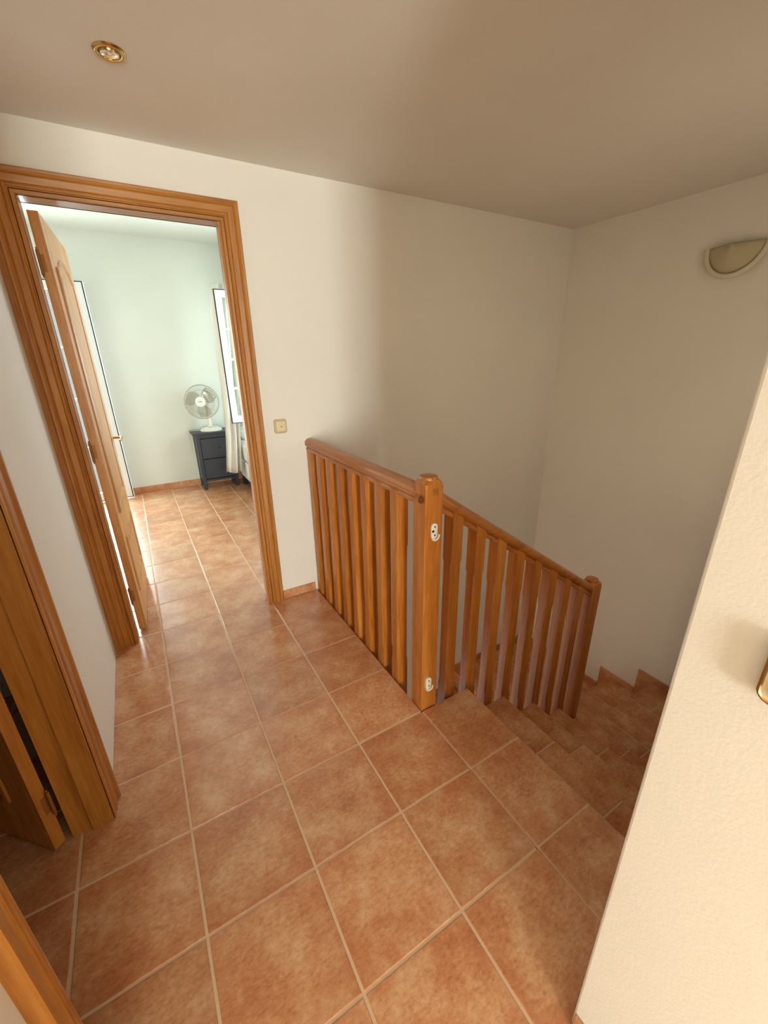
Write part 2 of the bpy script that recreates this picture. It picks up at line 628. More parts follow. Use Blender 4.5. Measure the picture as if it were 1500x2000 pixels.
ycuts = [YC, -P, 0.0, YST]
core = MB()
nose = [1.285 + G * k for k in range(5)]
for k, xn in enumerate(nose):
    z = -RZ * k
    xb = XE if k == 0 else nose[k - 1] - 0.022
    core.box(xb, xn - 0.03, YC + 0.003, YST - 0.006, z - 0.34 if k else -0.25, z - 0.008)
    core.box(xb, xn - 0.004, YC + 0.003, YST - 0.006, z - TT + 0.001, z - 0.003)
    for y0, y1 in zip(ycuts, ycuts[1:]):
        slab(xb + (0.003 if k == 0 else 0.0), xn, y0, y1, z, 'nosing_tile' if k == 0 else 'tread_tile')
        riser(xn - 0.03, xn - 0.022, y0 + .002, y1 - .002, z - RZ, z - TT)
# first quarter landing
ZQ = -RZ * 5
XQ = nose[4]
core.box(XQ - 0.022, XR - 0.003, YC + 0.003, YST - 0.004, ZQ - TT + 0.001, ZQ - 0.003)
xcuts = [XQ - 0.022, XQ + 0.30, XQ + 0.635, XR]
core.box(XQ - 0.022, XR - 0.003, YC + 0.003, YST - 0.03, ZQ - 0.34, ZQ - 0.008)
for x0, x1 in zip(xcuts, xcuts[1:]):
    for y0, y1 in zip(ycuts, ycuts[1:]):
        slab(x0, x1, y0, y1, ZQ)
    riser(x0 + .002, x1 - .002, YST - 0.03, YST - 0.022, ZQ - RZ, ZQ - TT)
# single step between the landings
Z6 = ZQ - RZ
Y6 = 0.66
core.box(XQ - 0.022, XR - 0.003, YST - 0.022, Y6 - 0.004, Z6 - TT + 0.001, Z6 - 0.003)
core.box(XQ - 0.022, XR - 0.003, YST - 0.022, Y6 - 0.03, Z6 - 0.34, Z6 - 0.008)
for x0, x1 in zip(xcuts, xcuts[1:]):
    slab(x0, x1, YST - 0.022, Y6, Z6)
    riser(x0 + .002, x1 - .002, Y6 - 0.03, Y6 - 0.022, Z6 - RZ, Z6 - TT)
# second quarter landing and lower flight
Z7 = Z6 - RZ
X7 = 2.33
core.box(X7 + 0.004, XR - 0.003, Y6 - 0.022, YB - 0.003, Z7 - TT + 0.001, Z7 - 0.003)
core.box(X7 + 0.03, XR - 0.003, Y6 - 0.022, YB - 0.003, Z7 - 0.34, Z7 - 0.008)
y7 = [Y6 - 0.022, 0.97, 1.30, YB]
x7 = [X7, 2.665, 3.0, XR]
for x0, x1 in zip(x7, x7[1:]):
    for y0, y1 in zip(y7, y7[1:]):
        slab(x0, x1, y0, y1, Z7)
for y0, y1 in zip(y7, y7[1:]):
    riser(X7 + .022, X7 + .03, y0 + .002, y1 - .002, Z7 - RZ, Z7 - TT)
for k in range(1, 7):
    z = Z7 - RZ * k
    xa, xb = X7 - G * k, X7 - G * (k - 1) + 0.022
    core.box(xa + 0.004, xb, Y6 - 0.022, YB - 0.003, z - TT + 0.001, z - 0.003)
    core.box(xa + 0.03, xb, Y6 - 0.022, YB - 0.003, max(z - 0.34, ZL), z - 0.008)
    for y0, y1 in zip(y7, y7[1:]):
        slab(xa, xb, y0, y1, z)
        riser(xa + .022, xa + .03, y0 + .002, y1 - .002, max(z - RZ, ZL), z - TT)
core.build('step_core', M['grout'], st)

# saw-tooth skirting following the steps
bb = empty('baseboard_stair', (XR, 0.6, ZQ), 'terracotta stair skirting stepping down around the stairwell walls', 'baseboard', 'structure')
for y0, y1, z0, z1 in ((YC, -P, ZQ, ZQ + .055), (-P, 0, ZQ, ZQ + .055), (0, 0.445, Z6, ZQ + 0.055), (0.447, 0.752, Z7, Z6 + 0.05), (0.754, 1.19, Z7, Z7 + 0.055), (1.192, YB, Z7, Z7 + 0.055)):
    MB().box(XR - 0.010, XR, y0 + .001, y1 - .001, z0, z1, 0.002).build('skirting_tile', M['skirt'], bb)
xs = [XR - 0.012, 3.0, 2.665, X7 - 0.085]
for a, b in zip(xs, xs[1:]):
    MB().box(b + .001, a - .001, YB - 0.010, YB, Z7 if b > X7 else Z7 - RZ, Z7 + 0.055, 0.002).build('skirting_tile', M['skirt'], bb)
for k in range(1, 6):
    z = Z7 - RZ * k
    a, b = X7 - 0.085 - G * (k - 1), X7 - 0.085 - G * k
    MB().box(b + .001, a - .001, YB - 0.010, YB, max(z - RZ, ZL), z + 0.055, 0.002).build('skirting_tile', M['skirt'], bb)

# ------------------------------------------------------------------ balustrade
bal = empty('stair_railing', (1.045, 0.385, 0), 'honey wood stair railing with square balusters and two newel posts', 'railing')


def baluster(cx, cy, z0, z1, ca, cb, s=0.029, ch=0.007, slope=0.0):
    """square post, edges chamfered between ca and cb"""
    def rg(z, c, sl=0.0):
        pts = [(s - c, -s), (s, -s + c), (s, s - c), (s - c, s), (-s + c, s), (-s, s - c), (-s, -s + c), (-s + c, -s)]
        return [(cx + px, cy + py, z + px * sl) for px, py in pts]
    rings = [rg(z0, .0012), rg(ca, .0012), rg(ca + .02, ch), rg(cb - .02, ch), rg(cb, .0012), rg(z1, .0012, slope)]
    MB().loft(rings).build_at('baluster', M['beech_z'], (cx, cy, z0), bal)


# landing run
RX = 1.036
for k in range(8):
    yy = 1.585 - 0.1435 * k
    baluster(RX, yy, -0.16, 1.03, 0.10 + 0.02 * (k % 2), 0.80 - 0.03 * (k % 3))
# descending run
RY = 0.378
SL = -RZ / G
for k in range(8):
    xx = 1.185 + 0.1385 * k
    top = 1.0 + (xx - 1.117) * (-0.677) + 0.02
    baluster(xx, RY + 0.006, top - 1.20, top, top - 0.93, top - 0.24, slope=-0.677)

RP = [(-0.026, 0.0), (-0.028, 0.008), (-0.026, 0.017), (-0.022, 0.021), (-0.022, 0.024), (-0.030, 0.028), (-0.034, 0.036), (-0.034, 0.050),
      (-0.030, 0.062), (-0.020, 0.071), (-0.007, 0.075)]
RP = RP + [(-a, b) for a, b in reversed(RP)]
hr = MB()
hr.loft([[(RX + a, y_, 1.012 + b) for a, b in RP] for y_ in (YB, 0.40)])
hr.build('handrail', M['beech_y'], bal, True)
xa, xb = 1.07, 2.28


def zr(x):
    return 0.962 - 0.677 * (x - 1.117)


hr = MB()
hr.loft([[(x_, RY + 0.006 + a, zr(x_) + b * 1.12) for a, b in RP] for x_ in (xa, xb)])
hr.build('handrail', M['beech_x'], bal, True)


def newel(cx, cy, z0, z1, h=0.0425, cap=True):
    mb = MB()
    def sq(s, z, c):
        pts = [(s - c, -s), (s, -s + c), (s, s - c), (s - c, s), (-s + c, s), (-s, s - c), (-s, -s + c), (-s + c, -s)]
        return [(cx + a, cy + b, z) for a, b in pts]
    mb.loft([sq(h, z0, .003), sq(h, z1 - 0.030, .003), sq(h, z1 - 0.012, .010), sq(h - 0.008, z1, .016)])
    o = mb.build_at('newel_post', M['beech_z'], (cx, cy, z0), bal)
    MB().lathe([(h * .86, -0.004), (h * .88, 0.004), (h * .8, 0.012), (h * .45, 0.015), (h * .05, 0.0155)], 28,
               Matrix.Translation((cx, cy, z1))).build('post_cap', M['beech_x'], o, True)
    return o


n1 = newel(1.0455, 0.3825, -0.20, 1.118)
n2 = newel(2.300, 0.388, -1.30, 0.275)
# wooden pegs fixing the rails
pm = Matrix.Translation((1.003, 0.366, 1.045)) @ Matrix.Rotation(-math.pi / 2, 4, 'Y')
MB().lathe([(0.016, -0.004), (0.016, 0.010), (0.008, 0.016), (0.001, 0.018)], 4, pm).build('peg', M['oldwood'], n1)
pm = Matrix.Translation((1.049, 0.34, 1.072)) @ Matrix.Rotation(math.pi / 2, 4, 'X') @ Matrix.Rotation(math.pi / 4, 4, 'Z')
MB().lathe([(0.019, -0.004), (0.019, 0.0015), (0.017, 0.0025), (0.001, 0.003)], 4, pm).build('plug', M['oak_x'], n1)


def gate_bracket(cx, z, flip):
    """white child-gate fitting screwed to the newel's face"""
    y0 = 0.340
    t = 0.006
    mb = MB()
    ol = []
    for k in range(28):
        a = 2 * math.pi * k / 28
        px, pz = 0.0155 * math.cos(a), 0.0155 * math.sin(a)
        pz += 0.018 if math.sin(a) >= 0 else -0.018
        ol.append((px, pz))
    mb.loft([[(cx + a, y0, z + b) for a, b in ol], [(cx + a, y0 - t, z + b) for a, b in ol], [(cx + a * .8, y0 - t - .002, z + b * .92) for a, b in ol]])
    o = mb.build('gate_bracket', M['plastic'], n1, True)
    pts = []
    for k in range(11):
        a = math.radians(-150 + 16 * k)
        pts.append((cx + 0.004 + 0.0185 * math.cos(a), y0 - 0.007, z - 0.020 + 0.0185 * math.sin(a)))
    MB().tube(pts, 0.0042, 8).build('hook', M['plastic'], o, True)
    for dz in ((0.020, -0.016) if flip else (0.018, -0.010)):
        m2 = Matrix.Translation((cx, y0 - t - .002, z + dz)) @ Matrix.Rotation(math.pi / 2, 4, 'X')
        MB().lathe([(0.0036, -.001), (0.0036, 0.001), (0.002, .0014)], 10, m2).build('screw', M['black'], o)
    m2 = Matrix.Translation((cx - 0.008, y0 - t - .001, z + 0.002)) @ Matrix.Rotation(math.pi / 2, 4, 'X')
    if flip:
        MB().lathe([(0.006, -.001), (0.006, 0.001), (0.003, .0012)], 10, m2).build('slot', M['black'], o)
    return o


gate_bracket(1.045, 0.912, True)
gate_bracket(1.037, 0.148, False)

# ------------------------------------------------------------------ door casings and jambs
CP = [(0.0, 0.011), (0.003, 0.015), (0.015, 0.016), (0.018, 0.012), (0.024, 0.012), (0.026, 0.016), (0.031, 0.018), (0.036, 0.016),
      (0.038, 0.013), (0.041, 0.016), (0.064, 0.019), (0.068, 0.017), (0.071, 0.022), (0.080, 0.027), (0.088, 0.028), (0.092, 0.024), (0.092, 0.0), (0.0, 0.0)]


def casing_set(parent, mp, a0, a1, top, mv, mh):
    """mp(a, b, n): along the wall, up, out of the wall"""
    for sgn, a in ((-1, a0), (1, a1)):
        MB().loft([[mp(a + sgn * t, 0.0, p) for t, p in CP], [mp(a + sgn * t, top + t, p) for t, p in CP]]).build('casing', mv, parent)
    MB().loft([[mp(a0 - t, top + t, p) for t, p in CP], [mp(a1 + t, top + t, p) for t, p in CP]]).build('head_casing', mh, parent)


tr1 = empty('trim_1', (0.27, YB, 0), 'moulded oak casing around the bedroom doorway', 'door frame', 'structure')
casing_set(tr1, lambda a, b, n: (a, YB - n, b), JL, JR, JT, M['oak_z'], M['oak_x'])
casing_set(tr1, lambda a, b, n: (a, YB2 + n, b), JL, JR, JT, M['oak_z'], M['oak_x'])
MB().box(JL - 0.02, JL + 0.0, YB - 0.012, YB2 + 0.012, 0, JT).build('jamb', M['oak_z'], tr1)
MB().box(JR, JR + 0.02, YB - 0.012, YB2 + 0.012, 0, JT).build('jamb', M['oak_z'], tr1)
MB().box(JL - 0.02, JR + 0.02, YB - 0.012, YB2 + 0.012, JT, JT + 0.02).build('head_jamb', M['oak_x'], tr1)
MB().box(XL + 0.001, JL - 0.090, YB - 0.020, YB, 0, JT + 0.092).build('casing', M['oak_z'], tr1)
MB().box(JR - 0.012, JR, YB - 0.008, YB + 0.045, 0, JT).build('door_stop', M['oak_z'], tr1)

tr2 = empty('trim_2', (XL, 0.19, 0), 'moulded oak casing around the dark doorway in the left wall', 'door frame', 'structure')
casing_set(tr2, lambda a, b, n: (XL + n, a, b), LD0, LD1, JT, M['oak_z'], M['oak_y'])
MB().box(XLB + 0.004, XL + 0.010, LD1, LD1 + 0.02, 0, JT).build('jamb', M['oak_z'], tr2)
MB().box(XLB + 0.004, XL + 0.010, LD0 - 0.02, LD0, 0, JT).build('jamb', M['oak_z'], tr2)
MB().box(XLB + 0.004, XL + 0.010, LD0 - 0.02, LD1 + 0.02, JT, JT + 0.02).build('head_jamb', M['oak_y'], tr2)
MB().box(XL - 0.055, XL + 0.008, LD1 - 0.012, LD1, 0, JT).build('door_stop', M['oak_z'], tr2)


# ------------------------------------------------------------------ door leaves
def offset_poly(pts, d):
    n = len(pts)
    out = []
    for i in range(n):
        p0, p1, p2 = Vector(pts[i - 1]), Vector(pts[i]), Vector(pts[(i + 1) % n])
        e1, e2 = (p1 - p0).normalized(), (p2 - p1).normalized()
        n1_, n2_ = Vector((-e1.y, e1.x)), Vector((-e2.y, e2.x))
        b = (n1_ + n2_)
        b = b.normalized()
        k = d / max(0.4, b.dot(n1_))
        out.append(tuple(p1 + b * k))
    return out


def arch(s0, s1, z0, z1, rise):
    """rectangle with a cathedral top, counter-clockwise in (s, z)"""
    pts = [(s0, z0), (s1, z0), (s1, z1)]
    wsh = (s1 - s0) * 0.14
    n = 14
    for k in range(n + 1):
        u = k / n
        s = s1 - wsh - (s1 - s0 - 2 * wsh) * u
        pts.append((s, z1 + 0.012 + (rise - 0.012) * math.sin(math.pi * u) ** 0.8))
    pts.append((s0, z1))
    return pts


def door_leaf(name, origin, d2, nrm, L, th, H, label, hinge_zs, wd):
    """origin: hinge corner on the panelled face; d2 along the leaf; nrm out of that face"""
    root = empty(name, (origin[0], origin[1], 0), label, 'door', 'structure')
    d = Vector((d2[0], d2[1], 0)).normalized()
    nn = Vector((nrm[0], nrm[1], 0)).normalized()
    o = Vector((origin[0], origin[1], 0))

    def W(s, z, n):
        return o + d * s + nn * n + Vector((0, 0, z))
    mb = MB()
    mb.loft([[W(0, .012, 0), W(L, .012, 0), W(L, .012, -th), W(0, .012, -th)], [W(0, H, 0), W(L, H, 0), W(L, H, -th), W(0, H, -th)]])
    slab_ = mb.build('leaf', wd, root)
    for pts in (arch(0.108, L - 0.108, 0.735, 1.985, 0.07), [(0.108, 0.215), (L - 0.108, 0.215), (L - 0.108, 0.590), (0.108, 0.590)]):
        for face in (1, -1):
            base = 0.0 if face > 0 else -th
            rings = []
            for off, hgt in ((0, -0.002), (0.002, 0.007), (0.010, 0.011), (0.017, 0.008), (0.022, 0.002), (0.026, -0.002)):
                rings.append([W(s, z, base + face * hgt) for s, z in offset_poly(pts, off)])
            m2 = MB()
            m2.loft(rings, cap=False)
            m2.build('panel_moulding', wd, slab_, True)
            fp = [offset_poly(pts, 0.050), offset_poly(pts, 0.075)]
            m3 = MB()
            m3.loft([[W(s, z, base - face * 0.001) for s, z in fp[0]], [W(s, z, base + face * 0.004) for s, z in fp[1]]], cap=True)
            m3.build('raised_panel', wd, slab_)
    for hz in hinge_zs:
        mb = MB()
        c = W(-0.006, 0, -th)
        mb.tube([c + Vector((0, 0, hz - 0.05)), c + Vector((0, 0, hz + 0.05))], 0.006, 10)
        mb.tube([c + Vector((0, 0, hz - 0.06)), c + Vector((0, 0, hz + 0.06))], 0.0035, 8)
        mb.build('hinge', M['oldbrass'], root, True)
        MB().loft([[W(-0.0015, hz - .035, -th), W(0.0005, hz - .035, -th), W(0.0005, hz - .035, -th + .020), W(-0.0015, hz - .035, -th + .020)],
                   [W(-0.0015, hz + .035, -th), W(0.0005, hz + .035, -th), W(0.0005, hz + .035, -th + .020), W(-0.0015, hz + .035, -th + .020)]]).build('hinge_plate', M['oldbrass'], root)
    for face in (1, -1):
        base = 0.0 if face > 0 else -th
        mb = MB()
        s, z = L - 0.06, 1.06
        mb.loft([[W(s - .02, z - .11, base), W(s + .02, z - .11, base), W(s + .02, z + .11, base), W(s - .02, z + .11, base)],
                 [W(s - .017, z - .107, base + face * .006), W(s + .017, z - .107, base + face * .006), W(s + .017, z + .107, base + face * .006), W(s - .017, z + .107, base + face * .006)]])
        h = mb.build('handle_plate', M['brass'], root)
        pts = [W(s, z + .02, base), W(s, z + .02, base + face * .035), W(s - .006, z + .02, base + face * .052), W(s - .03, z + .022, base + face * .058), W(s - .07, z + .018, base + face * .056), W(s - .11, z + .014, base + face * .050)]
        MB().tube(pts, [0.009, 0.008, 0.009, 0.009, 0.008, 0.006], 10).build('door_handle', M['brass'], h, True)
    return root


door_leaf('door_1', (-0.078, 1.745), (0.040, 1.0), (1.0, -0.040), 0.77, 0.040, 2.180,
          'panelled oak bedroom door standing open with arched panel and brass lever', (0.25, 1.12, 1.98), M['leaf'])
door_leaf('door_2', (-0.405, 0.500), (-0.70, 0.71), (-0.71, -0.70), 0.66, 0.036, 2.180,
          'dark panelled oak door swung open into the unlit side room', (0.20, 1.12, 1.98), M['oak_z'])

# ------------------------------------------------------------------ balcony door (bedroom far wall)
d3 = empty('door_3', (-0.53, YF, 0), 'white glazed balcony door with black gasket seen past the oak door', 'door', 'structure')


def sash(parent, mp, a0, a1, z0, z1, nu, nv, stile=0.075, th=0.05, bottom=0.09):
    """a glazed white leaf: stiles, rails, muntins, panes, black gasket; mp(a, n, z)"""
    def bx(name, A0, A1, Z0, Z1, n0, n1_, mt):
        v0 = [mp(A0, n0, Z0), mp(A1, n0, Z0), mp(A1, n1_, Z0), mp(A0, n1_, Z0)]
        v1 = [mp(A0, n0, Z1), mp(A1, n0, Z1), mp(A1, n1_, Z1), mp(A0, n1_, Z1)]
        return MB().loft([v0, v1]).build(name, mt, parent)
    bx('stile', a0, a0 + stile, z0, z1, 0, th, M['white'])
    bx('stile', a1 - stile, a1, z0, z1, 0, th, M['white'])
    bx('rail', a0 + stile, a1 - stile, z0, z0 + bottom, 0, th, M['white'])
    bx('rail', a0 + stile, a1 - stile, z1 - stile, z1, 0, th, M['white'])
    A0, A1, Z0, Z1 = a0 + stile, a1 - stile, z0 + bottom, z1 - stile
    for k in range(1, nu):
        a = A0 + (A1 - A0) * k / nu
        bx('muntin', a - .011, a + .011, Z0, Z1, 0.012, th - 0.012, M['white'])
    for k in range(1, nv):
        z = Z0 + (Z1 - Z0) * k / nv
        bx('muntin', A0, A1, z - .011, z + .011, 0.012, th - 0.012, M['white'])
    for u in range(nu):
        for v in range(nv):
            bx('pane', A0 + (A1 - A0) * u / nu + .002, A0 + (A1 - A0) * (u + 1) / nu - .002, Z0 + (Z1 - Z0) * v / nv + .002, Z0 + (Z1 - Z0) * (v + 1) / nv - .002,
               th / 2 - .003, th / 2 + .003, M['glass'])
    g = 0.010
    for (p, q, r, s) in ((a0 - g, a0, z0 - g, z1 + g), (a1, a1 + g, z0 - g, z1 + g), (a0, a1, z0 - g, z0), (a0, a1, z1, z1 + g)):
        bx('gasket', p, q, max(r, 0.004), s, 0.004, th * 0.55, M['black'])


sash(d3, lambda a, n, z: (a, 4.80 + n, z), -0.53, -0.098, 0.022, 2.318, 1, 4)
sash(d3, lambda a, n, z: (a, 4.80 + n, z), -0.968, -0.555, 0.022, 2.318, 1, 4)
MB().box(BD1 - 0.012, BD1 - 0.001, 4.86, YF, 0.0, BDT).build('frame', M['white'], d3)
MB().box(BD0, BD0 + 0.012, 4.86, YF, 0.0, BDT).build('frame', M['white'], d3)
MB().box(BD0 + 0.012, BD1 - 0.012, 4.86, YF, BDT - 0.012, BDT).build('frame', M['white'], d3)

# passage end: glazed door
d4 = empty('window_2', (-0.95, YS, 0), 'glazed door in the room behind letting daylight into the passage', 'window', 'structure')
sash(d4, lambda a, n, z: (a, YS - 0.07 + n, z), ED0 + 0.012, ED1 - 0.012, 0.02, 2.16, 2, 3, 0.06)

# stair window added for fill light, unseen behind the near wall
w3 = empty('fill_window', (2.3, YC, SZ0), 'added small-paned fill-light window, unseen in the wall beside the upper flight', 'window', 'structure')
sash(w3, lambda a, n, z: (a, YC - 0.10 + n, z), SW0 + 0.012, SW1 - 0.012, SZ0 + 0.012, SZ1 - 0.012, 2, 2, 0.06, 0.05, 0.06)

# bedroom window: frame in the wall and one leaf swung into the room
w1 = empty('window_1', (BXR, 3.6, WZ0), 'white bedroom window with one small-paned leaf swung inward beside the curtain', 'window', 'structure')
MB().box(BXR - 0.01, BXR + 0.06, WY0, WY0 + 0.05, WZ0, WZ1).build('frame', M['white'], w1)
MB().box(BXR - 0.01, BXR + 0.06, WY1 - 0.05, WY1, WZ0, WZ1).build('frame', M['white'], w1)
MB().box(BXR - 0.01, BXR + 0.06, WY0 + 0.05, WY1 - 0.05, WZ0, WZ0 + 0.05).build('sill', M['white'], w1)
MB().box(BXR - 0.01, BXR + 0.06, WY0 + 0.05, WY1 - 0.05, WZ1 - 0.05, WZ1).build('frame', M['white'], w1)
sash(w1, lambda a, n, z: (a, 4.20 + n, z), 1.075, 1.78, 0.868, 2.240, 2, 4, 0.065, 0.05, 0.07)

# ------------------------------------------------------------------ curtain on its rod
cur = empty('curtain', (1.25, 4.45, 0.25), 'cream curtain bunched behind the open window leaf', 'curtain')
mb = MB()
nu, nv = 60, 24
rows = []
for v in range(nv + 1):
    t = v / nv                      # 0 bottom, 1 top
    z = 0.235 + (2.33 - 0.235) * t
    row = []
    for u in range(nu + 1):
        s = u / nu
        left = 0.955 + 0.10 * (1 - (1 - t) ** 2) + 0.02 * math.sin(5 * t)
        right = 1.12 + 0.20 * t
        if t > 0.85:
            left += (t - 0.85) * 0.35
        xx = left + (right - left) * s
        amp = 0.022 + 0.012 * (1 - t)
        yy = 4.42 + amp * math.sin(s * 2 * math.pi * 2.6 + 0.8 * t) + 0.012 * math.sin(s * 23 + t * 4) - 0.05 * s
        row.append((xx, yy, z + 0.012 * math.sin(s * 9) * (1 - t)))
    rows.append(row)
mb.loft(rows, cap=False, closed=False)
cl = mb.build('drape', M['curtain'], cur, True)
sm = cl.modifiers.new('thickness', 'SOLIDIFY')
sm.thickness = 0.003
MB().tube([(BXR - 0.055, 2.75, 2.36), (BXR - 0.055, 4.60, 2.36)], 0.011, 10).build('rod', M['steel'], cur, True)
MB().tube([(1.30, 4.42, 2.32), (1.55, 4.42, 2.345), (BXR - 0.06, 4.42, 2.36)], 0.006, 8).build('heading_tape', M['curtain'], cur, True)

# ------------------------------------------------------------------ bedside cabinet
NX0, NX1, NY0, NY1 = 0.695, 1.125, 4.625, 4.925
ns = empty('bedside_cabinet', (0.91, 4.78, 0), 'dark blue-grey bedside cabinet with two drawers against the bedroom wall', 'cabinet')
MB().box(0.660, 1.160, 4.600, 4.930, 0.698, 0.720, 0.003).build('top', M['navy'], ns)
for lx in (NX0, NX1 - 0.04):
    for ly in (NY0, NY1 - 0.04):
        MB().box(lx, lx + 0.04, ly, ly + 0.04, 0.0, 0.698, 0.002).build('leg', M['navy'], ns)
MB().box(NX0 + 0.006, NX0 + 0.02, NY0 + .04, NY1 - .04, 0.115, 0.698).build('side_panel', M['navy'], ns)
MB().box(NX1 - 0.02, NX1 - 0.006, NY0 + .04, NY1 - .04, 0.115, 0.698).build('side_panel', M['navy'], ns)
MB().box(NX0 + .04, NX1 - .04, NY0 + .004, NY1 - .04, 0.105, 0.130).build('bottom_rail', M['navy'], ns)
MB().box(NX0 + .04, NX1 - .04, NY0 + .004, NY0 + .03, 0.655, 0.698).build('top_rail', M['navy'], ns)
MB().box(NX0 + .04, NX1 - .04, NY0 + .03, NY1 - .02, 0.13, 0.655).build('carcass', M['navy_d'], ns)
for z0, z1 in ((0.140, 0.385), (0.397, 0.645)):
    dr = MB().box(NX0 + .044, NX1 - .044, NY0 + .006, NY0 + .03, z0, z1, 0.002).build('drawer', M['navy'], ns)
    km = Matrix.Translation(((NX0 + NX1) / 2 + 0.035, NY0 + .006, (z0 + z1) / 2 + 0.01)) @ Matrix.Rotation(math.pi / 2, 4, 'X')
    MB().lathe([(0.006, -.002), (0.006, 0.010), (0.013, 0.014), (0.014, 0.02), (0.009, 0.025), (0.001, 0.026)], 16, km).build('knob', M['navy'], dr, True)

# ------------------------------------------------------------------ desk fan
ZT = 0.7205
fan = empty('desk_fan', (0.895, 4.76, ZT), 'white plastic desk fan with grey blades on the dark cabinet', 'fan')
bmx = Matrix.Translation((0.905, 4.755, ZT)) @ Matrix.Diagonal((1, 0.85, 1, 1))
MB().lathe([(0.128, 0.0), (0.132, 0.008), (0.128, 0.020), (0.105, 0.038), (0.070, 0.050), (0.040, 0.055), (0.002, 0.056)], 40, bmx).build('base', M['plastic'], fan, True)
MB().box(0.865, 0.945, 4.690, 4.715, ZT + 0.040, ZT + 0.050, 0.003).build('button_panel', M['ivory_d'], fan)
MB().tube([(0.905, 4.775, ZT + 0.05), (0.905, 4.785, ZT + 0.16), (0.905, 4.79, ZT + 0.30)], [0.030, 0.024, 0.022], 16).build('stand', M['plastic'], fan, True)
ax = Vector((-0.36, -0.92, 0.10)).normalized()
fc = Vector((0.842, 4.72, 1.078))
q = ax.to_track_quat('Z', 'Y').to_matrix().to_4x4()
FM = Matrix.Translation(fc) @ q
MB().lathe([(0.030, -0.13), (0.055, -0.12), (0.060, -0.06), (0.050, -0.035), (0.02, -0.03)], 28, FM).build('motor_housing', M['plastic'], fan, True)
FR = 0.198
cg = MB()
cg.ring(FR, 0.006, 56, 8, FM)
cg.ring(FR * 0.72, 0.0016, 48, 5, FM @ Matrix.Translation((0, 0, 0.036)))
cg.ring(FR * 0.72, 0.0016, 48, 5, FM @ Matrix.Translation((0, 0, -0.036)))
for k in range(56):
    a = 2 * math.pi * k / 56
    for sg, r0 in ((1, 0.058), (-1, 0.05)):
        pts = []
        for u in range(5):
            t = u / 4
            r = r0 + (FR - r0) * t
            aa = a + 0.18 * t
            pts.append(FM @ Vector((r * math.cos(aa), r * math.sin(aa), sg * 0.052 * math.sqrt(max(0, 1 - t ** 2.4)))))
        cg.tube(pts, 0.0011, 4, False)
cg.build('cage', M['wire'], fan)
hb = MB().lathe([(0.060, 0.046), (0.061, 0.054), (0.057, 0.060), (0.002, 0.063)], 36, FM).build('hub_badge', M['white'], fan, True)
mb = MB()
mb.box(-0.020, 0.020, -0.003, 0.003, 0.0620, 0.0640)
ux = Vector((-ax.y, ax.x, 0)).normalized()
ux = -ux if ux.x < 0 else ux
uy = ax.cross(ux).normalized()
LM = Matrix.Translation(fc) @ Matrix((ux, uy, ax)).transposed().to_4x4()
for v in mb.bm.verts:
    v.co = LM @ v.co
mb.build('badge_mark', M['black'], hb)
for k in range(3):
    mb = MB()
    rows = []
    for i in range(9):
        t = i / 8
        r = 0.035 + 0.145 * t
        wd = 0.45 + 0.35 * math.sin(math.pi * min(1, t * 0.9 + 0.15))
        row = []
        for j in range(9):
            s = j / 8 - 0.5
            a = 2 * math.pi * k / 3 + s * 2 * wd + 0.25 * t + 0.5
            row.append(FM @ Vector((r * math.cos(a), r * math.sin(a), 0.024 * s * 2 * (1 - 0.3 * t))))
        rows.append(row)
    mb.loft(rows, cap=False, closed=False)
    bl = mb.build('blade', M['smoke'], fan, True)
    so = bl.modifiers.new('thickness', 'SOLIDIFY')
    so.thickness = 0.002
MB().tube([FM @ Vector((0, 0, -0.04)), FM @ Vector((0, 0, 0.045))], 0.03, 20).build('hub', M['plastic'], fan, True)
pts = [(0.80, 4.80, ZT + 0.006), (0.72, 4.82, ZT + 0.006), (0.662, 4.82, ZT + 0.007), (0.652, 4.82, ZT + 0.005), (0.6465, 4.82, ZT - 0.012), (0.645, 4.82, ZT - 0.03), (0.640, 4.825, ZT - 0.09), (0.646, 4.83, ZT - 0.135), (0.650, 4.835, ZT - 0.14), (0.651, 4.84, ZT - 0.11), (0.650, 4.90, ZT - 0.20), (0.648, 4.940, ZT - 0.30)]
MB().tube(pts, 0.003, 6).build('power_cord', M['plastic'], fan, True)

# ------------------------------------------------------------------ bed
bed = empty('bed', (1.48, 4.0, 0), 'white covered bed on short black legs beside the cabinet', 'bed')
BX0, BX1, BY0, BY1 = 1.175, 1.775, 2.95, 4.92
for lx in (BX0 + 0.01, BX1 - 0.06):
    for ly in (BY0 + 0.04, 4.60):
        MB().box(lx, lx + 0.05, ly, ly + 0.05, 0.0, 0.13, 0.002).build('leg', M['black'], bed)
MB().box(BX0, BX1, BY0, BY1, 0.125, 0.36, 0.02, 3).build('bed_base', M['linen'], bed, True)
MB().box(BX0 - 0.004, BX1, BY0 + 0.01, BY1 - 0.01, 0.36, 0.60, 0.05, 4).build('mattress', M['linen'], bed, True)
pl = MB()
pl.box(BX0 + 0.03, BX1 - 0.03, 4.46, 4.90, 0.602, 0.73, 0.055, 5)
tag(pl.build('pillow', M['linen'], None, True), 'white pillow lying at the head of the bed', 'pillow')

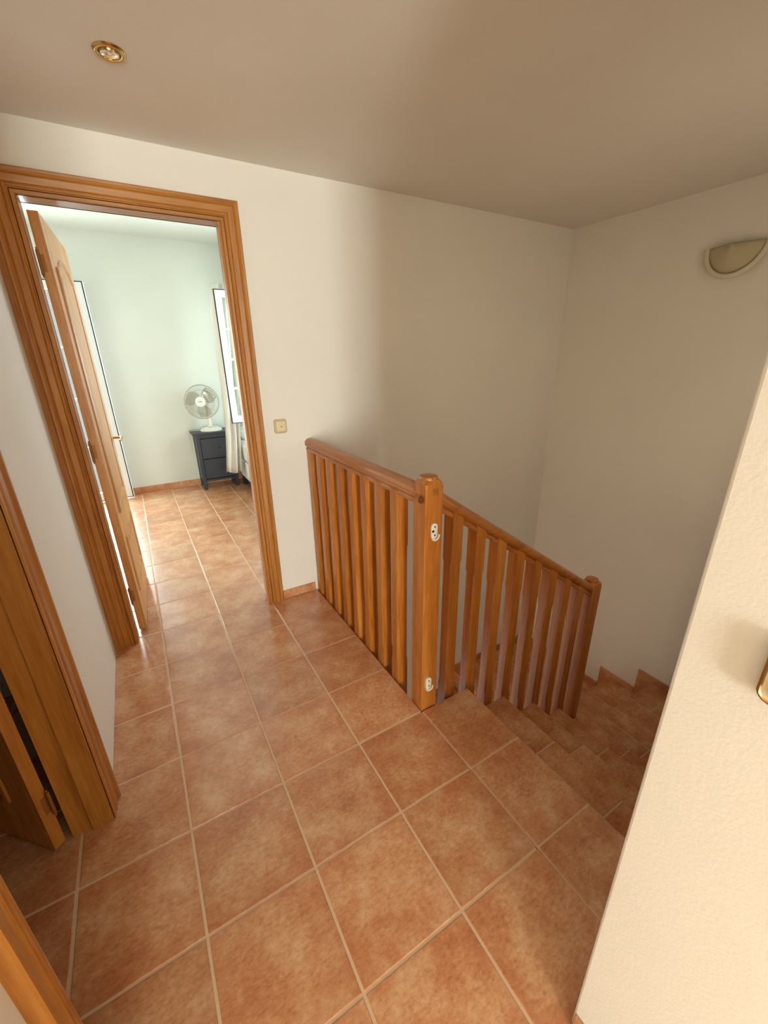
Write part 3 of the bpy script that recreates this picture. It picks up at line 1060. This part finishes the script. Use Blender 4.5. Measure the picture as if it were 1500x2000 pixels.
# ------------------------------------------------------------------ ceiling spotlight (switched off)
sp = empty('ceiling_spotlight', (0.264, 1.037, ZC), 'recessed round brass spotlight in the passage ceiling', 'spotlight')
SM = Matrix.Translation((0.264, 1.037, ZC)) @ Matrix.Rotation(math.pi, 4, 'X')
MB().lathe([(0.030, -0.002), (0.046, -0.002), (0.047, 0.002), (0.044, 0.006), (0.038, 0.008), (0.032, 0.006), (0.029, 0.0)], 48, SM, False).build('trim_ring', M['brass'], sp, True)
GM = SM @ Matrix.Rotation(math.radians(5), 4, 'X')
MB().lathe([(0.0285, -0.010), (0.0295, 0.004), (0.0275, 0.008), (0.0255, 0.005), (0.025, -0.008)], 40, GM, False).build('gimbal_ring', M['brass'], sp, True)
lp = MB().lathe([(0.0262, 0.0075), (0.020, 0.0050), (0.012, 0.0038), (0.002, 0.0034)], 32, GM, False).build('lamp', M['bulb'], sp, True)
MB().lathe([(0.007, 0.0036), (0.0075, 0.0062), (0.005, 0.0085), (0.001, 0.0095)], 16, GM).build('bulb', M['plastic'], lp, True)
MB().lathe([(0.031, 0.0003), (0.001, 0.0006)], 24, SM, False).build('housing', M['black'], sp)

# ------------------------------------------------------------------ wall lamp in the stairwell
sco = empty('wall_lamp', (XR, 0.48, 2.0), 'half round plaster wall lamp on the stairwell end wall', 'wall lamp')
SR, SDZ = 0.150, 0.165
mb = MB()
rings = []
na, nb = 24, 8
for b in range(nb + 1):
    ph = b / nb * math.pi / 2
    r = []
    for a in range(na + 1):
        th = math.pi * a / na
        rr = math.cos(ph)
        r.append((XR - 0.003 - 0.085 * math.sin(ph) * (0.55 + 0.45 * math.sin(th)), 0.482 + SR * 0.94 * rr * math.cos(th), 2.140 - SDZ * 0.94 * rr * math.sin(th)))
    rings.append(r)
mb.loft(rings, cap=False, closed=False)
bo = mb.build('bowl', M['plasterbowl'], sco, True)
so = bo.modifiers.new('thickness', 'SOLIDIFY')
so.thickness = 0.006
pts = []
for a in range(29):
    th = math.pi * a / 28
    pts.append((XR - 0.020 - 0.028 * math.sin(th), 0.482 + SR * math.cos(th), 2.140 - SDZ * math.sin(th)))
MB().tube(pts, 0.0135, 10).build('rim', M['plasterlamp'], sco, True)


# ------------------------------------------------------------------ light switches
def rrect(w_, h_, r, n=6):
    out = []
    for cx, cz, a0 in ((w_ / 2 - r, h_ / 2 - r, 0), (-w_ / 2 + r, h_ / 2 - r, 90), (-w_ / 2 + r, -h_ / 2 + r, 180), (w_ / 2 - r, -h_ / 2 + r, 270)):
        for k in range(n + 1):
            a = math.radians(a0 + 90 * k / n)
            out.append((cx + r * math.cos(a), cz + r * math.sin(a)))
    return out


sw = empty('light_switch', (0.856, YB, 1.178), 'ivory rocker light switch between bedroom door casing and railing', 'switch')


def plate(parent, name, mt, mp, prof, w_, h_, r, cap=True):
    rings = []
    for inset, n in prof:
        rings.append([mp(a, n, b) for a, b in rrect(w_ - 2 * inset, h_ - 2 * inset, max(r - inset, .002))])
    return MB().loft(rings, cap).build(name, mt, parent, True)


mpb = lambda a, n, b: (0.856 + a, YB - n, 1.178 + b)
plate(sw, 'frame', M['ivory_d'], mpb, [(0, 0), (0, .006), (.004, .010), (.010, .010)], 0.078, 0.084, 0.014)
plate(sw, 'rocker', M['ivory'], lambda a, n, b: (0.859 + a, YB - n, 1.178 + b), [(0, .009), (0, .014), (.003, .017), (.008, .018)], 0.060, 0.062, 0.010)
m2 = Matrix.Translation((0.859, YB - 0.0175, 1.178)) @ Matrix.Rotation(math.pi / 2, 4, 'X')
MB().lathe([(0.0035, 0), (0.0035, 0.0012), (0.001, 0.0014)], 12, m2).build('indicator', M['black'], sw)

s2 = empty('light_switch', (XN, -0.785, 1.185), 'gold rimmed light switch on the bright near wall', 'switch')
mpr = lambda a, n, b: (XN - n, -0.785 + a, 1.185 + b)
plate(s2, 'frame', M['ivory'], mpr, [(0, 0), (0, .012), (.003, .016), (.010, .016)], 0.088, 0.092, 0.018)
plate(s2, 'gold_rim', M['brass'], mpr, [(0.0005, .009), (-0.001, .012), (.001, .0165), (.004, .0178), (.006, .0155)], 0.088, 0.092, 0.018, False)
plate(s2, 'rocker', M['ivory'], mpr, [(0, .015), (0, .020), (.003, .022), (.008, .022)], 0.060, 0.064, 0.010)
